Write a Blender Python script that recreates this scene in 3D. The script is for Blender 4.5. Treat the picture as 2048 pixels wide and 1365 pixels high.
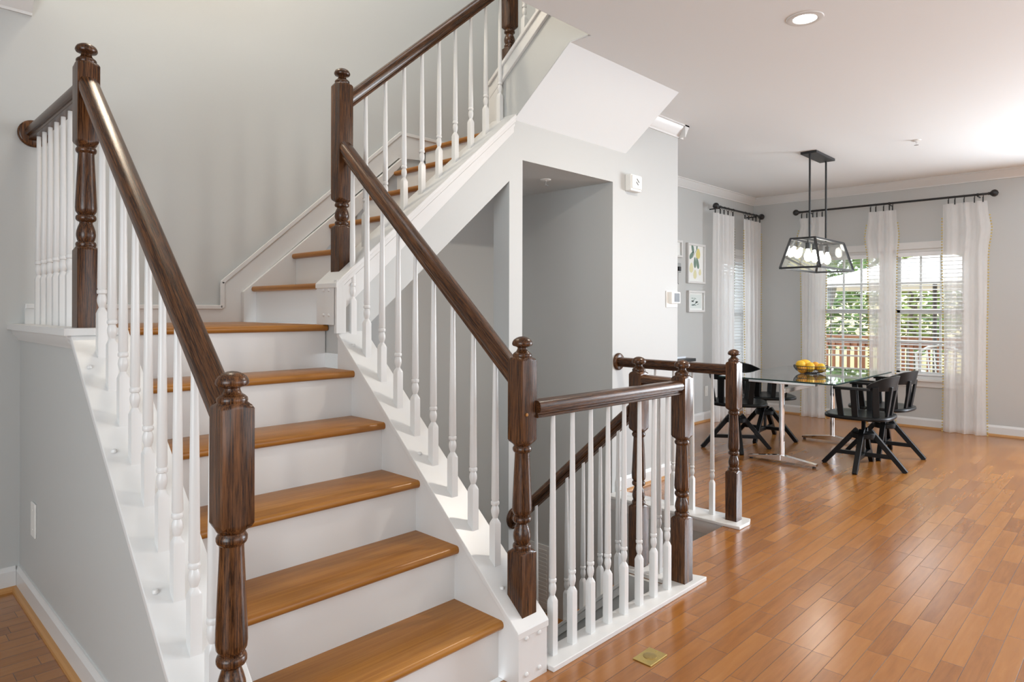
import bpy, bmesh, math, random
from mathutils import Vector, Matrix
random.seed(7)
PI = math.pi
sc = bpy.context.scene
COL = sc.collection
for o in list(bpy.data.objects): bpy.data.objects.remove(o)

# ------------------------------------------------------------------ camera
FPX, CY, YAW, ROLL = 1324.86, 621.16, 0.80140, -0.0023
cam_d = bpy.data.cameras.new('camera'); cam = bpy.data.objects.new('camera', cam_d); COL.objects.link(cam)
cam_d.sensor_width = 36.0; cam_d.sensor_fit = 'HORIZONTAL'
cam_d.lens = FPX*36.0/2048.0
cam_d.shift_y = (CY-682.5)/2048.0
cam_d.clip_start = 0.05; cam_d.clip_end = 300
cam.matrix_world = (Matrix.Translation((-1.5775, -1.5596, 1.2364)) @ Matrix.Rotation(-YAW, 4, 'Z')
                    @ Matrix.Rotation(PI/2, 4, 'X') @ Matrix.Rotation(-ROLL, 4, 'Z'))
sc.camera = cam

# ------------------------------------------------------------------ view, world, lights
sc.view_settings.view_transform = 'Standard'
sc.view_settings.look = 'None'
sc.view_settings.gamma = 1.0
sc.view_settings.use_curve_mapping = False
sc.view_settings.exposure = 0.80
cy = sc.cycles
cy.use_denoising = True
cy.max_bounces = 10; cy.diffuse_bounces = 6; cy.glossy_bounces = 5
cy.transmission_bounces = 8; cy.transparent_max_bounces = 24
cy.caustics_reflective = False; cy.caustics_refractive = False
cy.sample_clamp_indirect = 6.0

wd = bpy.data.worlds.new('sky'); sc.world = wd; wd.use_nodes = True
bg = wd.node_tree.nodes['Background']
bg.inputs['Color'].default_value = (0.86, 0.93, 1.0, 1)
bg.inputs['Strength'].default_value = 2.5

def add_light(name, kind, loc, energy, color=(1, 1, 1), size=1.0, size_y=None, aim=None, shape=None):
    d = bpy.data.lights.new(name, kind); d.energy = energy; d.color = color
    if kind == 'AREA':
        d.shape = shape or ('RECTANGLE' if size_y else 'DISK'); d.size = size
        if size_y: d.size_y = size_y
    o = bpy.data.objects.new(name, d); COL.objects.link(o); o.location = loc
    if aim is not None:
        o.rotation_euler = Vector(aim).to_track_quat('-Z', 'Y').to_euler()
    return o
sun = add_light('sun', 'SUN', (0, 0, 20), 2.4, (1.0, 0.95, 0.86), aim=(0.75, 0.45, -1.0)); sun.data.angle = 0.02
# unseen fill lights added behind the camera and along the right-hand side
add_light('fill_light_front', 'AREA', (0.9, -4.86, 1.45), 34, (0.90, 0.95, 1.0), 3.4, 1.9, aim=(0, 1, 0))
add_light('fill_light_left', 'AREA', (-3.86, -1.6, 1.45), 62, (0.86, 0.94, 1.0), 2.4, 1.9, aim=(1, 0, 0))
add_light('fill_light_right', 'AREA', (6.38, -2.6, 1.4), 165, (0.83, 0.91, 1.0), 2.2, 1.8, aim=(-1, 0, 0))
# upstairs hall lamp above the stairwell
add_light('upstairs_lamp', 'POINT', (-.40, 1.72, 3.9), 30, (1.0, 0.85, 0.66)).data.shadow_soft_size = .12
add_light('upstairs_fill', 'AREA', (0.6, .65, 4.3), 16, (0.96, 0.97, 1.0), 1.6, 1.2, aim=(0, 1, -.35))  # added ambient fill for the stairwell, no window stands here

# ------------------------------------------------------------------ mesh helpers
class MB:
    def __init__(s): s.v = []; s.f = []
    def add(s, vs, fs):
        b = len(s.v); s.v += [tuple(p) for p in vs]; s.f += [tuple(i+b for i in f) for f in fs]
    def box(s, x0, x1, y0, y1, z0, z1):
        s.add([(x0,y0,z0),(x1,y0,z0),(x1,y1,z0),(x0,y1,z0),(x0,y0,z1),(x1,y0,z1),(x1,y1,z1),(x0,y1,z1)],
              [(3,2,1,0),(4,5,6,7),(0,1,5,4),(1,2,6,5),(2,3,7,6),(3,0,4,7)]); return s
    def prism(s, poly, axis, a, b):
        # poly: 2-D points in the plane normal to axis (x:(y,z) y:(x,z) z:(x,y))
        def P(p, t):
            return {'x':(t,p[0],p[1]), 'y':(p[0],t,p[1]), 'z':(p[0],p[1],t)}[axis]
        n = len(poly)
        s.add([P(p,a) for p in poly]+[P(p,b) for p in poly],
              [tuple(range(n))[::-1], tuple(range(n,2*n))]+[(i,(i+1)%n,n+(i+1)%n,n+i) for i in range(n)]); return s
    def loft(s, rings, cap=True, closed=True):
        n = len(rings[0]); b = []
        fs = []
        for r in rings: b += list(r)
        for k in range(len(rings)-1):
            for i in range(n if closed else n-1):
                j = (i+1) % n
                fs.append((k*n+i, k*n+j, (k+1)*n+j, (k+1)*n+i))
        if cap and closed:
            fs.append(tuple(range(n))[::-1]); fs.append(tuple(range((len(rings)-1)*n, len(rings)*n)))
        s.add(b, fs); return s
    def lathe(s, prof, c=(0,0,0), seg=24, axis='z', cap=True):
        rings = []
        for r, h in prof:
            ring = []
            for k in range(seg):
                a = 2*PI*k/seg; x, y = r*math.cos(a), r*math.sin(a)
                p = {'z':(x,y,h), 'x':(h,x,y), 'y':(y,h,x)}[axis]
                ring.append((c[0]+p[0], c[1]+p[1], c[2]+p[2]))
            rings.append(ring)
        return s.loft(rings, cap)
    def tube(s, pts, r, seg=8, r1=None):
        pts = [Vector(p) for p in pts]; rings = []; n = len(pts)
        t0 = (pts[1]-pts[0]).normalized()
        up = Vector((0,0,1)) if abs(t0.z) < .9 else Vector((1,0,0))
        nrm = t0.cross(up).normalized()
        for i, p in enumerate(pts):
            t = ((pts[min(i+1,n-1)]-pts[max(i-1,0)])).normalized()
            nrm = (nrm - t*nrm.dot(t)).normalized(); bn = t.cross(nrm)
            rr = r if r1 is None else r+(r1-r)*i/(n-1)
            rings.append([p+nrm*rr*math.cos(2*PI*k/seg)+bn*rr*math.sin(2*PI*k/seg) for k in range(seg)])
        return s.loft(rings)
    def bar(s, p, q, w, d, w1=None, d1=None, side=None):
        # rectangular bar from p to q, w across 'side', d the other way
        p, q = Vector(p), Vector(q); t = (q-p).normalized()
        sd = Vector(side) if side is not None else (Vector((0,0,1)).cross(t) if abs(t.z) < .95 else Vector((1,0,0)))
        sd = (sd - t*sd.dot(t)).normalized(); o = t.cross(sd)
        w1 = w1 or w; d1 = d1 or d
        rings = [[c+sd*a*ww/2+o*b*dd/2 for a, b in ((-1,-1),(1,-1),(1,1),(-1,1))] for c, ww, dd in ((p,w,d),(q,w1,d1))]
        return s.loft(rings)
    def sphere(s, c, r, sz=(1,1,1), seg=12, rings=8):
        return s.lathe([(max(1e-4, r*math.sin(PI*k/rings))*1.0, -r*math.cos(PI*k/rings)*sz[2]) for k in range(rings+1)], c, seg)
    def build(s, name, m, parent=None, smooth=None, bevel=None):
        off = WL.get(parent.name, Vector((0,0,0))) if parent else Vector((0,0,0))
        me = bpy.data.meshes.new(name)
        me.from_pydata([tuple(Vector(p)-off) for p in s.v], [], s.f)
        bm = bmesh.new(); bm.from_mesh(me)
        bmesh.ops.recalc_face_normals(bm, faces=bm.faces)
        if bevel:
            es = [e for e in bm.edges if len(e.link_faces) == 2 and e.calc_face_angle(0) > 0.6]
            bmesh.ops.bevel(bm, geom=es, offset=bevel, segments=2, affect='EDGES', profile=0.5, clamp_overlap=True)
        if smooth:
            lim = math.radians(smooth)
            for f in bm.faces: f.smooth = True
            for e in bm.edges:
                e.smooth = not (len(e.link_faces) == 2 and e.calc_face_angle(0) > lim)
        bm.to_mesh(me); bm.free()
        me.materials.append(m)
        o = bpy.data.objects.new(name, me); COL.objects.link(o)
        if parent: o.parent = parent; WL[o.name] = off
        return o
WL = {}
def thing(name, label, cat, loc=(0,0,0), group=None):
    o = bpy.data.objects.new(name, None); COL.objects.link(o); o.location = loc; o.empty_display_size = .1
    WL[o.name] = Vector(loc); o['label'] = label; o['category'] = cat
    if group: o['group'] = group
    return o
def tag(o, label, cat, group=None):
    o['label'] = label; o['category'] = cat
    if group: o['group'] = group
    return o
def struct(o, label=None, cat=None):
    o['kind'] = 'structure'
    if label: o['label'] = label
    if cat: o['category'] = cat
    return o
def copy_tree(o, parent=None):
    c = o.copy(); COL.objects.link(c); c.parent = parent
    for ch in list(o.children): copy_tree(ch, c)
    return c

# ------------------------------------------------------------------ materials
def new_mat(name):
    m = bpy.data.materials.new(name); m.use_nodes = True
    nt = m.node_tree; b = nt.nodes['Principled BSDF']
    return m, nt, b
def mat(name, col, rough=.5, metal=0.0, coat=0.0, spec=0.5, noise=0.0, bump=0.0, nscale=30):
    m, nt, b = new_mat(name)
    b.inputs['Base Color'].default_value = (*col, 1); b.inputs['Roughness'].default_value = rough
    b.inputs['Metallic'].default_value = metal; b.inputs['Coat Weight'].default_value = coat
    b.inputs['Coat Roughness'].default_value = .12; b.inputs['Specular IOR Level'].default_value = spec
    if noise or bump:
        tc = nt.nodes.new('ShaderNodeTexCoord'); n = nt.nodes.new('ShaderNodeTexNoise')
        n.inputs['Scale'].default_value = nscale; n.inputs['Detail'].default_value = 4
        nt.links.new(tc.outputs['Object'], n.inputs['Vector'])
        if noise:
            mr = nt.nodes.new('ShaderNodeMapRange'); mr.inputs['To Min'].default_value = 1-noise; mr.inputs['To Max'].default_value = 1+noise
            mx = nt.nodes.new('ShaderNodeMix'); mx.data_type = 'RGBA'; mx.blend_type = 'MULTIPLY'; mx.inputs['Factor'].default_value = 1
            mx.inputs['A'].default_value = (*col, 1)
            nt.links.new(n.outputs['Fac'], mr.inputs['Value']); nt.links.new(mr.outputs['Result'], mx.inputs['B'])
            nt.links.new(mx.outputs['Result'], b.inputs['Base Color'])
        if bump:
            bp = nt.nodes.new('ShaderNodeBump'); bp.inputs['Strength'].default_value = bump; bp.inputs['Distance'].default_value = .002
            nt.links.new(n.outputs['Fac'], bp.inputs['Height']); nt.links.new(bp.outputs['Normal'], b.inputs['Normal'])
    return m
def wood(name, dark, light, axis, rough=.28, coat=.35, fine=70, stretch=.032, contrast=(.35,.7), rings=7.0, tilt=None):
    m, nt, b = new_mat(name)
    tc = nt.nodes.new('ShaderNodeTexCoord')
    mp = nt.nodes.new('ShaderNodeMapping'); s = [1,1,1]; s['xyz'.index(axis)] = stretch
    mp.inputs['Scale'].default_value = s
    src = tc.outputs['Object']
    if tilt:
        m0 = nt.nodes.new('ShaderNodeMapping'); m0.inputs['Rotation'].default_value = tilt
        nt.links.new(src, m0.inputs['Vector']); src = m0.outputs['Vector']
    nt.links.new(src, mp.inputs['Vector'])
    n1 = nt.nodes.new('ShaderNodeTexNoise'); n1.inputs['Scale'].default_value = fine*3; n1.inputs['Detail'].default_value = 5; n1.inputs['Roughness'].default_value = .7
    n2 = nt.nodes.new('ShaderNodeTexNoise'); n2.inputs['Scale'].default_value = rings*3; n2.inputs['Detail'].default_value = 2; n2.inputs['Distortion'].default_value = .6
    nt.links.new(mp.outputs['Vector'], n1.inputs['Vector']); nt.links.new(mp.outputs['Vector'], n2.inputs['Vector'])
    # growth-ring bands from the broad noise
    mul = nt.nodes.new('ShaderNodeMath'); mul.operation = 'MULTIPLY'; mul.inputs[1].default_value = 9.0
    sn = nt.nodes.new('ShaderNodeMath'); sn.operation = 'SINE'
    nt.links.new(n2.outputs['Fac'], mul.inputs[0]); nt.links.new(mul.outputs[0], sn.inputs[0])
    mad = nt.nodes.new('ShaderNodeMath'); mad.operation = 'MULTIPLY_ADD'; mad.inputs[1].default_value = .11
    nt.links.new(sn.outputs[0], mad.inputs[0]); nt.links.new(n1.outputs['Fac'], mad.inputs[2])
    cr = nt.nodes.new('ShaderNodeValToRGB')
    cr.color_ramp.elements[0].position = contrast[0]; cr.color_ramp.elements[0].color = (*dark, 1)
    cr.color_ramp.elements[1].position = contrast[1]; cr.color_ramp.elements[1].color = (*light, 1)
    nt.links.new(mad.outputs[0], cr.inputs['Fac']); nt.links.new(cr.outputs['Color'], b.inputs['Base Color'])
    b.inputs['Roughness'].default_value = rough; b.inputs['Coat Weight'].default_value = coat; b.inputs['Coat Roughness'].default_value = .09; b.inputs['Specular IOR Level'].default_value = .4
    bp = nt.nodes.new('ShaderNodeBump'); bp.inputs['Strength'].default_value = .12; bp.inputs['Distance'].default_value = .001
    nt.links.new(n1.outputs['Fac'], bp.inputs['Height']); nt.links.new(bp.outputs['Normal'], b.inputs['Normal'])
    return m
def plank_floor(name, w, length):
    m, nt, b = new_mat(name); N = nt.nodes.new; L = nt.links.new
    def math_(op, a, b_=None, c=None):
        n = N('ShaderNodeMath'); n.operation = op
        for i, x in enumerate((a, b_, c)):
            if x is None: continue
            if isinstance(x, (int, float)): n.inputs[i].default_value = x
            else: L(x, n.inputs[i])
        return n.outputs[0]
    tc = N('ShaderNodeTexCoord'); sp = N('ShaderNodeSeparateXYZ'); L(tc.outputs['Object'], sp.inputs[0])
    x, y = sp.outputs[0], sp.outputs[1]
    yr = math_('DIVIDE', math_('ADD', y, .04), w); row = math_('FLOOR', yr); fy = math_('FRACT', yr)
    wn = N('ShaderNodeTexWhiteNoise'); wn.noise_dimensions = '1D'; L(row, wn.inputs['W'])
    xo = math_('MULTIPLY_ADD', wn.outputs['Value'], 7.3, x)
    # uneven plank lengths: bend x with a slow wobble per row before cutting
    wob = math_('SINE', math_('MULTIPLY_ADD', row, 2.7, math_('MULTIPLY', xo, 3.1)))
    xr = math_('DIVIDE', math_('MULTIPLY_ADD', wob, .09, xo), length); idx = math_('FLOOR', xr); fx = math_('FRACT', xr)
    w2 = N('ShaderNodeTexWhiteNoise'); w2.noise_dimensions = '2D'
    cb = N('ShaderNodeCombineXYZ'); L(row, cb.inputs[0]); L(idx, cb.inputs[1]); L(cb.outputs[0], w2.inputs['Vector'])
    # grain
    mp = N('ShaderNodeMapping'); mp.inputs['Scale'].default_value = (1.3, 14, 1); L(tc.outputs['Object'], mp.inputs['Vector'])
    off = N('ShaderNodeVectorMath'); off.operation = 'ADD'
    sc3 = N('ShaderNodeVectorMath'); sc3.operation = 'SCALE'; sc3.inputs['Scale'].default_value = 17.0
    L(w2.outputs['Color'], sc3.inputs[0]); L(mp.outputs[0], off.inputs[0]); L(sc3.outputs[0], off.inputs[1])
    ng = N('ShaderNodeTexNoise'); ng.inputs['Scale'].default_value = 3.0; ng.inputs['Detail'].default_value = 6; ng.inputs['Roughness'].default_value = .62; ng.inputs['Distortion'].default_value = .5
    L(off.outputs[0], ng.inputs['Vector'])
    v = math_('ADD', math_('MULTIPLY_ADD', w2.outputs['Value'], .34, .10), math_('MULTIPLY', ng.outputs['Fac'], .58))
    cr = N('ShaderNodeValToRGB'); e = cr.color_ramp.elements
    e[0].position = .18; e[0].color = (.17, .055, .012, 1); e[1].position = .95; e[1].color = (.41, .175, .042, 1)
    k = e.new(.55); k.color = (.31, .118, .024, 1)
    L(v, cr.inputs['Fac'])
    # seams
    ey = math_('MINIMUM', fy, math_('SUBTRACT', 1.0, fy)); ey = math_('MULTIPLY', ey, w)
    ex = math_('MINIMUM', fx, math_('SUBTRACT', 1.0, fx)); ex = math_('MULTIPLY', ex, length)
    d = math_('MINIMUM', ey, ex)
    mr = N('ShaderNodeMapRange'); mr.inputs['From Min'].default_value = .0003; mr.inputs['From Max'].default_value = .0013; L(d, mr.inputs['Value'])
    mx = N('ShaderNodeMix'); mx.data_type = 'RGBA'; mx.inputs['A'].default_value = (.07, .025, .010, 1)
    L(mr.outputs['Result'], mx.inputs['Factor']); L(cr.outputs['Color'], mx.inputs['B']); L(mx.outputs['Result'], b.inputs['Base Color'])
    nb = N('ShaderNodeTexNoise'); nb.inputs['Scale'].default_value = 2.2; nb.inputs['Detail'].default_value = 2; L(mp.outputs[0], nb.inputs['Vector'])
    h = math_('ADD', math_('MULTIPLY', mr.outputs['Result'], .5), math_('ADD', math_('MULTIPLY', nb.outputs['Fac'], .5), math_('MULTIPLY', w2.outputs['Value'], .04)))
    bp = N('ShaderNodeBump'); bp.inputs['Strength'].default_value = .22; bp.inputs['Distance'].default_value = .0018
    L(h, bp.inputs['Height']); L(bp.outputs['Normal'], b.inputs['Normal'])
    b.inputs['Roughness'].default_value = .22; b.inputs['Specular IOR Level'].default_value = .95
    return m
def glass(name, tint=(1,1,1), refl=1.0):
    m, nt, b = new_mat(name); nt.nodes.remove(b)
    out = nt.nodes['Material Output']
    t = nt.nodes.new('ShaderNodeBsdfTransparent'); t.inputs['Color'].default_value = (*tint, 1)
    g = nt.nodes.new('ShaderNodeBsdfGlossy'); g.inputs['Roughness'].default_value = .02; g.inputs['Color'].default_value = (1, 1, 1, 1)
    fr = nt.nodes.new('ShaderNodeLayerWeight'); fr.inputs['Blend'].default_value = .5
    pw = nt.nodes.new('ShaderNodeMath'); pw.operation = 'POWER'; pw.inputs[1].default_value = 4.0
    nt.links.new(fr.outputs['Facing'], pw.inputs[0])
    mu = nt.nodes.new('ShaderNodeMath'); mu.operation = 'MULTIPLY_ADD'; mu.inputs[1].default_value = .75*refl; mu.inputs[2].default_value = .03*refl
    mx = nt.nodes.new('ShaderNodeMixShader')
    nt.links.new(pw.outputs[0], mu.inputs[0]); nt.links.new(mu.outputs[0], mx.inputs[0])
    nt.links.new(t.outputs[0], mx.inputs[1]); nt.links.new(g.outputs[0], mx.inputs[2]); nt.links.new(mx.outputs[0], out.inputs['Surface'])
    return m
def sheer(name, col, trans=.22):
    m, nt, b = new_mat(name); nt.nodes.remove(b); out = nt.nodes['Material Output']
    t = nt.nodes.new('ShaderNodeBsdfTransparent'); d = nt.nodes.new('ShaderNodeBsdfDiffuse'); l = nt.nodes.new('ShaderNodeBsdfTranslucent')
    d.inputs['Color'].default_value = (*col, 1); l.inputs['Color'].default_value = (*col, 1)
    a = nt.nodes.new('ShaderNodeMixShader'); a.inputs[0].default_value = .5
    c = nt.nodes.new('ShaderNodeMixShader')
    tc = nt.nodes.new('ShaderNodeTexCoord'); n = nt.nodes.new('ShaderNodeTexNoise'); n.inputs['Scale'].default_value = 60
    mp = nt.nodes.new('ShaderNodeMapping'); mp.inputs['Scale'].default_value = (1, 1, .25)
    mr = nt.nodes.new('ShaderNodeMapRange'); mr.inputs['To Min'].default_value = 1-trans-.03; mr.inputs['To Max'].default_value = 1-trans+.03
    nt.links.new(tc.outputs['Object'], mp.inputs['Vector']); nt.links.new(mp.outputs[0], n.inputs['Vector']); nt.links.new(n.outputs['Fac'], mr.inputs['Value'])
    nt.links.new(d.outputs[0], a.inputs[1]); nt.links.new(l.outputs[0], a.inputs[2])
    nt.links.new(mr.outputs['Result'], c.inputs[0]); nt.links.new(t.outputs[0], c.inputs[1]); nt.links.new(a.outputs[0], c.inputs[2])
    nt.links.new(c.outputs[0], out.inputs['Surface'])
    return m
def emit(name, col, s):
    m, nt, b = new_mat(name)
    b.inputs['Base Color'].default_value = (*col, 1); b.inputs['Emission Color'].default_value = (*col, 1); b.inputs['Emission Strength'].default_value = s
    return m

PAINT = mat('wall_paint', (.50, .51, .50), .55, noise=.015, bump=.05, nscale=180)
WHITE = mat('white_trim_paint', (.67, .67, .66), .32, bump=.03, nscale=60)
CEIL = mat('ceiling_paint', (.785, .82, .835), .8, bump=.04, nscale=220)
DARK = ((.020, .0072, .0030), (.255, .105, .036))
OAK_Z = wood('dark_oak_upright', *DARK, 'z', .27, 0.0, 110, contrast=(.32,.84))
OAK_X = wood('dark_oak_lengthwise', *DARK, 'x', .27, 0.0, 110, contrast=(.32,.84))
OAK_Y = wood('dark_oak_crosswise', *DARK, 'y', .27, 0.0, 110, contrast=(.32,.84))
OAK_UY = wood('dark_oak_rising_rail', *DARK, 'y', .27, 0.0, 110, contrast=(.32,.84), tilt=(-.7244, 0, 0))
OAK_DY = wood('dark_oak_falling_rail', *DARK, 'y', .27, 0.0, 110, contrast=(.32,.84), tilt=(.7272, 0, 0))
OAK_UX = wood('dark_oak_cross_rail', *DARK, 'x', .27, 0.0, 110, contrast=(.32,.84), tilt=(0, .7206, 0))
TREAD = wood('stained_maple_tread', (.27, .105, .018), (.43, .195, .038), 'x', .28, 0.0, fine=25, contrast=(.3,.75), rings=3)
TREAD_Y = wood('stained_maple_tread_across', (.27, .105, .018), (.43, .195, .038), 'y', .28, 0.0, fine=25, contrast=(.3,.75), rings=3)
FLOOR = plank_floor('maple_plank_floor', .070, .40)
SHOE = mat('maple_shoe_moulding', (.46, .23, .075), .35)
BLACK = mat('black_lacquered_wood', (.004, .004, .0045), .42, spec=.22, coat=.05, noise=.2, nscale=40)
IRON = mat('black_metal', (.012, .012, .013), .38)
CHROME = mat('chrome', (.86, .86, .87), .09, metal=1.0)
BRASS = mat('brass', (.62, .47, .17), .32, metal=1.0, noise=.12, nscale=80)
PLASTIC = mat('white_plastic', (.78, .78, .75), .4)
GREYP = mat('dark_grey_plastic', (.045, .05, .055), .3)
GLASS = glass('clear_glass', (.98, .99, .985))
PANE = glass('window_glass', (.97, .985, .98), .8)
TABLEGLASS = glass('green_tinted_glass', (.90, .95, .93), 1.5)
GEDGE = mat('glass_edge', (.012, .035, .032), .3, spec=.3)
SHEER = sheer('sheer_white_linen', (.97, .97, .97), .30)
POM = mat('yellow_pompom_trim', (.62, .50, .20), .9)
POMG = mat('grey_pompom_trim', (.28, .27, .20), .9)
BLIND = mat('white_blind_slat', (.80, .81, .82), .4)
LEMON = mat('lemon_peel', (.80, .47, .02), .45, bump=.35, nscale=140)
ORANGEF = mat('orange_peel', (.72, .33, .03), .45, bump=.35, nscale=140)
BULB = emit('lit_bulb', (1.0, .96, .88), 14)
DOWN = emit('lit_downlight', (1.0, .97, .92), 9)
CEDAR = wood('cedar_boards', (.25, .095, .045), (.42, .19, .09), 'z', .6, 0, fine=30)
DECKM = wood('deck_boards', (.33, .24, .18), (.50, .38, .29), 'y', .7, 0, fine=20)
CANVAS = mat('white_canvas', (.86, .85, .82), .8)
BARK = mat('bark', (.10, .075, .05), .9, noise=.3, bump=.5, nscale=18)
LEAF = mat('evergreen_leaves', (.085, .15, .04), .6, noise=.4, nscale=4)
LEAF2 = mat('yellow_green_leaves', (.20, .26, .07), .6, noise=.35, nscale=4)
GRASS = mat('dry_grass', (.46, .38, .19), .9, noise=.3, nscale=3)
DGREY = mat('dark_bronze_metal', (.06, .05, .045), .5)

R, G = .195, .2257
S = R/G
XL, XR = -.84, 0.0          # lower flight between its two curbs
YP, XW, CZ, YW = 2.05, 6.50, 2.64, 1.04
LZ = 6*R

# ------------------------------------------------------------------ room shell
fl = MB()
for a in ((-4, 6.62, -5, 0.0), (1.05, 2.03, 0.0, .212), (2.03, 6.62, 0.0, 1.045), (2.91, 6.62, 1.045, 2.1), (-4, -.985, 0.0, 2.1)):
    fl.box(*a, -.20, 0)
struct(fl.build('floor', FLOOR), 'glossy orange-brown maple plank floor', 'floor')
ce = MB()
for a in ((-4, 6.62, -5, .503), (-4, -.93, .503, 2.1), (1.13, 2.223, .503, .633), (2.223, 6.62, .503, 2.1)):
    ce.box(*a, CZ, 2.92)
struct(ce.build('ceiling', CEIL), 'white flat ceiling cut open above the stairs', 'ceiling')

# party wall behind the stairs and dining corner; window opening near the corner
PWX0, PWX1, WZ0, WZ1 = 5.62, 6.28, .52, 1.90
w = MB()
w.box(-4, PWX0, YP, YP+.12, -2.7, 5.3); w.box(PWX1, XW+.12, YP, YP+.12, -.3, 2.92)
w.box(PWX0, PWX1, YP, YP+.12, -.3, WZ0); w.box(PWX0, PWX1, YP, YP+.12, WZ1, 2.92)
struct(w.build('wall_back', PAINT), 'pale grey wall behind the stairs and dining corner', 'wall')
WY = [(-.20, .485), (.575, 1.26)]
w = MB()
w.box(XW, XW+.12, -1.6, WY[0][0], -.3, 2.92); w.box(XW, XW+.12, WY[1][1], YP, -.3, 2.92)
w.box(XW, XW+.12, WY[0][1], WY[1][0], -.3, 2.92)
for a, b in WY:
    w.box(XW, XW+.12, a, b, -.3, WZ0); w.box(XW, XW+.12, a, b, WZ1, 2.92)
# made-up opening at the right-hand fill light, out of the frame
w.box(XW, XW+.12, -3.7, -1.6, -.3, .5); w.box(XW, XW+.12, -3.7, -1.6, 2.3, 2.92); w.box(XW, XW+.12, -5, -3.7, -.3, 2.92)
struct(w.build('wall_right', PAINT), 'pale grey dining wall with the double window', 'wall')
w = MB(); w.box(-4.12, 6.62, -5.12, -5, -.3, 2.92); struct(w.build('wall_front', PAINT))
w = MB(); w.box(-4.12, -4, -5, 2.1, -.3, 2.92); struct(w.build('wall_left', PAINT))

# wall beneath the upper flight, with its triangular opening, post, and alcove
TB = lambda x: 1.035+.858*x      # underside of the flight
CP2 = lambda x: 1.378+.866*x     # top of its curb
w = MB()
w.prism([(.006, TB(.006)), (1.083, TB(1.083)), (1.083, CP2(1.083)-.02), (.006, CP2(.006)-.02)], 'y', YW, 1.19)
w.prism([(1.083, -2.6), (1.191, -2.6), (1.191, 2.42), (1.083, 2.30)], 'y', YW, 1.165)
w.box(1.191, 2.073, YW, 1.165, 2.098, 2.34)
w.box(2.073, 2.915, YW, YP, -2.6, CZ)
w.box(1.191, 2.073, 1.165, YP, 2.098, 2.16)
struct(w.build('wall_stairs', PAINT), 'grey wall under the upper flight with an open alcove', 'wall')
# stairwell below the floor and above the ceiling
w = MB()
w.box(.02, .14, -.05, YP, -2.6, -.02); w.box(.14, 1.06, -.06, -.0, -2.6, -.19); w.box(1.06, 2.03, .09, .205, -2.6, -.19)
w.box(1.030, 1.050, 0.0, .208, -.32, -.002); w.box(2.022, 2.10, .20, 1.04, -2.6, -.012); w.box(.02, 2.2, 0, YP, -2.7, -2.6)
w.prism([(.205, -.03), (1.04, -.03-.86*.835), (1.04, -2.6), (.205, -2.6)], 'x', 1.06, 1.135)
struct(w.build('wall_stairwell', PAINT), 'grey walls of the open stairwell going down', 'wall')
w = MB()
w.box(-1.05, -.93, .503, YP, 2.92, 5.3); w.box(2.223, 2.34, .503, YP, 2.92, 5.3)
w.box(-1.05, 2.34, .38, .503, 2.92, 5.3); w.box(-1.05, 2.34, .38, YP, 5.2, 5.3)
struct(w.build('wall_upstairs', PAINT))

# crown moulding and baseboards
def crown(name, axis, c0, sgn, a, b):
    prof = [(0, CZ-.092), (.010, CZ-.092), (.012, CZ-.080), (.022, CZ-.068), (.036, CZ-.042), (.050, CZ-.024), (.053, CZ-.012), (.062, CZ-.010), (.062, CZ), (0, CZ)]
    poly = [(c0+sgn*p[0], p[1]) for p in prof]
    return struct(MB().prism(poly, axis, a, b).build(name, WHITE, smooth=28))
crown('trim_1', 'x', YP, -1, 2.915, XW); crown('trim_2', 'y', XW, -1, -5, YP)
crown('trim_3', 'x', YP, -1, -4, -.945); crown('trim_4', 'x', YW, -1, 2.2, 2.977); crown('trim_5', 'y', 2.915, 1, YW-.062, YP)
def base(name, axis, c0, sgn, a, b, z=0, h=.105):
    o = MB().prism([(c0, z), (c0+sgn*.014, z), (c0+sgn*.014, z+h-.02), (c0+sgn*.008, z+h-.006), (c0+sgn*.006, z+h), (c0, z+h)], axis, a, b).build(name, WHITE)
    struct(o)
    q = MB().prism([(c0+sgn*.014, z), (c0+sgn*.032, z), (c0+sgn*.030, z+.010), (c0+sgn*.024, z+.017), (c0+sgn*.014, z+.02)], axis, a, b).build('shoe_moulding', SHOE, o)
    q['label'] = 'maple-coloured shoe moulding'
base('baseboard_back', 'x', YP, -1, 2.915, XW); base('baseboard_right', 'y', XW, -1, -5, YP)
base('baseboard_stairs', 'x', YW, -1, 2.12, 2.915); base('baseboard_left', 'x', YP, -1, -4, -1.0)
base('baseboard_stairside', 'y', -.985, -1, -.07, YP)

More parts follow.
